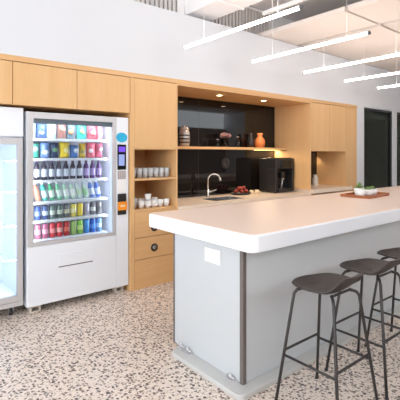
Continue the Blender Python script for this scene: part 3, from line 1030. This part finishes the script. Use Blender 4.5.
# ================================================================== things on the niche shelf
SZ = 1.656
t = thing('ceramic_jar', 'silvery patterned ceramic jar at the left end of the niche shelf', 'jar', (3.43, 4.57, SZ))
MB().lathe([(0.055, 0), (0.075, 0.02), (0.082, 0.10), (0.078, 0.20), (0.066, 0.235)], n=28).build('body', M['pearl'], t)
MB().lathe([(0.07, 0.235), (0.072, 0.25), (0.05, 0.28), (0.012, 0.29), (0.014, 0.305), (0.004, 0.31)], n=28).build('lid', M['pearl'], t)
mb = MB()
for k in range(3):
    mb.lathe([(0.0815+0.001*k % 2, 0.05+0.05*k), (0.084, 0.06+0.05*k), (0.0815, 0.07+0.05*k)], n=28, cap=False)
mb.build('dark_bands', M['darkvase'], t)
t = thing('glass_vase', 'glass vase of dusty pink dried flowers on the niche shelf', 'vase', (4.22, 4.58, SZ))
MB().lathe([(0.05, 0), (0.055, 0.02), (0.06, 0.12), (0.055, 0.12), (0.05, 0.02), (0.001, 0.012)], n=22).build('glass_body', M['tumbler'], t)
mb = MB()
for k in range(26):
    a, rr = random.uniform(0, 2*PI), 0.085*math.sqrt(random.random())
    mb.ball((rr*math.cos(a), rr*math.sin(a), 0.17+0.05*random.random()-rr*0.25), 0.026, 0.026, 0.022, 8, 6)
fl = mb.build('flower_heads', M['pinkdry'], t)
mb = MB()
for k in range(9):
    a = k*2*PI/9
    mb.tube([(0.018*math.cos(a), 0.018*math.sin(a), 0.02), (0.04*math.cos(a), 0.04*math.sin(a), 0.16)], 0.003, 6)
mb.build('stems', M['soil'], t)
for x, hgt, lab in ((4.07, 0.12, 'short clear glass bottle left of the dried flowers on the niche shelf'), (4.50, 0.17, 'tall clear glass bottle right of the dried flowers on the niche shelf')):
    t = thing('glass_bottle', lab, 'bottle', (x, 4.57, SZ), group='glass bottles on the niche shelf')
    MB().lathe([(0.034, 0), (0.036, 0.01), (0.036, hgt*0.6), (0.016, hgt*0.78), (0.016, hgt*0.92)], n=18).build('body', M['tumbler'], t)
    MB().lathe([(0.019, hgt*0.92), (0.019, hgt), (0.014, hgt+0.005)], n=14).build('stopper', M['steel'], t)
t = MB().lathe([(0.04, 0), (0.058, 0.04), (0.06, 0.10), (0.035, 0.17), (0.026, 0.21), (0.034, 0.235), (0.028, 0.235), (0.02, 0.2)], n=24).build('stoneware_vase', M['darkvase'], loc=(4.83, 4.60, SZ))
tag(t, 'dark slim vase left of the orange vase on the niche shelf', 'vase')
t = MB().lathe([(0.058, 0), (0.082, 0.03), (0.09, 0.085), (0.078, 0.14), (0.045, 0.175), (0.04, 0.20), (0.052, 0.245), (0.045, 0.245), (0.034, 0.2)], n=28).build('terracotta_vase', M['terracotta'], loc=(5.02, 4.57, SZ))
tag(t, 'orange terracotta vase at the right end of the niche shelf', 'vase')

# ================================================================== things on the wall counter
cm = thing('coffee_machine', 'black bean-to-cup coffee machine at the right end of the counter', 'coffee machine', (5.31, 4.27, CT))
mb = MB()
mb.box(-0.24, 0.24, 0.15, 0.36, 0.03, 0.57)
mb.box(-0.24, 0.24, 0.0, 0.15, 0.40, 0.57)
mb.box(-0.24, -0.19, 0.0, 0.15, 0.03, 0.40)
mb.box(0.19, 0.24, 0.0, 0.15, 0.03, 0.40)
mb.box(-0.24, 0.24, 0.0, 0.36, 0.012, 0.03)
mb.build('body', M['black'], cm, 0.006)
bx(-0.185, 0.185, -0.02, 0.15, 0.03, 0.06).build('drip_tray', M['charcoal'], cm, 0.004)
mb = MB()
for k in range(12):
    mb.box(-0.16+k*0.028, -0.15+k*0.028, -0.012, 0.14, 0.06, 0.064)
mb.build('drip_grate', M['steel'], cm)
sp = bx(-0.045, 0.045, 0.03, 0.149, 0.25, 0.34).build('coffee_spout', M['charcoal'], cm, 0.006)
for x in (-0.018, 0.018):
    MB().tube([(x, 0.05, 0.25), (x, 0.05, 0.215)], 0.009, 10).build('nozzle', M['chrome'], sp)
MB().tube([(0.0, 0.06, 0.215), (0.0, 0.075, 0.12), (0, 0.08, 0.065)], 0.012, 10, radii=[0.016, 0.012, 0.02]).build('cup_riser', M['steel'], cm)
bx(-0.15, 0.15, -0.004, 0.0, 0.43, 0.54).build('control_screen', M['blackgl'], cm, 0.002)
bx(-0.20, 0.20, 0.02, 0.30, 0.57, 0.582).build('bean_lid', M['charcoal'], cm, 0.004)
for x in (-0.2, 0.2):
    for y in (0.04, 0.32):
        MB().lathe([(0.016, 0), (0.018, 0.012)], x, y, 12).build('foot', M['rubber'], cm)

bk = thing('food_tray', 'low tray heaped with red food left of the coffee machine', 'tray', (4.52, 4.52, CT))
MB().lathe([(0.10, 0), (0.15, 0.012), (0.16, 0.035), (0.153, 0.035), (0.145, 0.018), (0.001, 0.012)], n=28, sx=1.15, sy=0.8).build('dish', M['darkvase'], bk)
for k, (x, y, z) in enumerate(((-0.10, 0.01, 0.052), (-0.03, -0.05, 0.052), (0.04, 0.04, 0.052), (0.10, -0.02, 0.052), (-0.04, 0.05, 0.055), (0.0, 0.0, 0.10), (0.075, 0.01, 0.105), (-0.07, -0.02, 0.105))):
    o = MB().ball((0, 0, 0), 0.034, 0.032, 0.03).build('red_fruit', M['redmeat'], loc=(4.52+x, 4.52+y, CT+z))
    tag(o, 'small red fruit in the heap on the low tray by the coffee machine', 'fruit', 'red fruits on the tray')
for k, (x, y, r) in enumerate(((4.74, 4.50, 0.032), (4.80, 4.55, 0.03), (4.86, 4.48, 0.034), (4.92, 4.55, 0.032))):
    o = MB().lathe([(r*0.6, 0), (r, 0.02), (r*1.0, 0.05), (r*0.92, 0.05), (r*0.85, 0.02), (0.001, 0.008)], n=18).build('cream_cup', M['cream'], loc=(x, y, CT))
    tag(o, 'small cream cup, %s from the left between red food and coffee machine' % ORD[k], 'cup', 'small cream cups on the counter')
M4 = Matrix.Translation((4.38, YG-0.006, 1.40)) @ Matrix.Rotation(R(90), 4, 'X')
t = MB().lathe([(0.085, 0), (0.085, 0.012), (0.07, 0.022), (0.03, 0.024), (0.028, 0.012), (0.001, 0.012)], n=32, M4=M4).build('black_disc', M['black'])  # plain black disc flat against the dark glass
tag(t, 'round black disc on the dark glass right of the faucet', 'wall fitting')
t = MB().lathe([(0.04, 0), (0.052, 0.02), (0.052, 0.13), (0.036, 0.16), (0.036, 0.2), (0.02, 0.205)], n=22).build('white_canister', M['plastic'], loc=(6.42, 4.45, CT+0.0555))
tag(t, 'slim white canister in the lit niche of the end cabinet', 'canister')

# ================================================================== tray on the island
tr = thing('serving_tray', 'brown wooden serving tray with white bowls on the island top', 'tray', (4.52, 2.44, ITOP), R(4))
bx(-0.28, 0.28, -0.17, 0.17, 0, 0.012).build('base', M['traywood'], tr, 0.003)
mb = MB()
mb.box(-0.28, 0.28, -0.17, -0.158, 0.012, 0.032)
mb.box(-0.28, 0.28, 0.158, 0.17, 0.012, 0.032)
mb.box(-0.28, -0.268, -0.158, 0.158, 0.012, 0.032)
mb.box(0.268, 0.28, -0.158, 0.158, 0.012, 0.032)
mb.build('rim', M['traywood'], tr, 0.003)
for k, (x, y, pl) in enumerate(((-0.19, -0.03, 0), (-0.05, -0.05, 1), (0.09, -0.04, 1), (0.06, 0.10, 1))):
    lab = ['plain white bowl at the left end of the wooden tray', 'white bowl holding a small succulent in the middle of the tray',
           'white bowl with a succulent at the right of the tray', 'white bowl with the tallest green plant at the back of the tray'][k]
    c, s_ = math.cos(R(4)), math.sin(R(4))
    t = thing('succulent_pot' if pl else 'white_bowl', lab, 'pot' if pl else 'bowl', (4.52+c*x-s_*y, 2.44+s_*x+c*y, ITOP+0.012), 0, 'white pots on the island tray')
    MB().lathe([(0.045, 0), (0.058, 0.02), (0.064, 0.075), (0.058, 0.075), (0.052, 0.025), (0.001, 0.012)], n=24).build('bowl', M['plastic'], t)
    if pl:
        MB().lathe([(0.046, 0.03), (0.048, 0.058), (0.001, 0.06)], n=20).build('soil', M['soil'], t)
        mb = MB()
        H = 0.05 if k < 3 else 0.09
        for j in range(15):
            a = j*2.4
            rr = 0.008+0.0028*j
            p0 = Vector((0.3*rr*math.cos(a), 0.3*rr*math.sin(a), 0.056))
            p1 = Vector((rr*math.cos(a), rr*math.sin(a), 0.06+H*(1-0.045*j)*0.6))
            p2 = Vector((rr*1.25*math.cos(a), rr*1.25*math.sin(a), 0.06+H*(1-0.045*j)))
            mb.tube([p0, p1, p2], 0.006, 7, radii=[0.005, 0.009, 0.002])
        mb.build('leaves', M['green'], t)

# plant in the dim room behind the partition
pp = thing('potted_plant', 'dark leafy plant standing in the dim room behind the glass partition', 'plant', (8.6, 4.75, 0.01))
MB().lathe([(0.13, 0), (0.17, 0.05), (0.2, 0.45), (0.185, 0.45), (0.17, 0.38), (0.001, 0.38)], n=24).build('pot', M['charcoal'], pp)
mb = MB()
for j in range(40):
    a = j*2.399
    rr = 0.08+0.22*random.random()
    zz = 0.75+0.6*random.random()
    p0 = Vector((0, 0, 0.38))
    p1 = Vector((rr*0.5*math.cos(a), rr*0.5*math.sin(a), zz*0.8))
    mb.tube([p0, p1], 0.005, 6)
    mb.ball(p1 + Vector((rr*0.35*math.cos(a), rr*0.35*math.sin(a), 0.03)), 0.09, 0.07, 0.045, 8, 6)
mb.build('leaves', M['darkgreen'], pp)
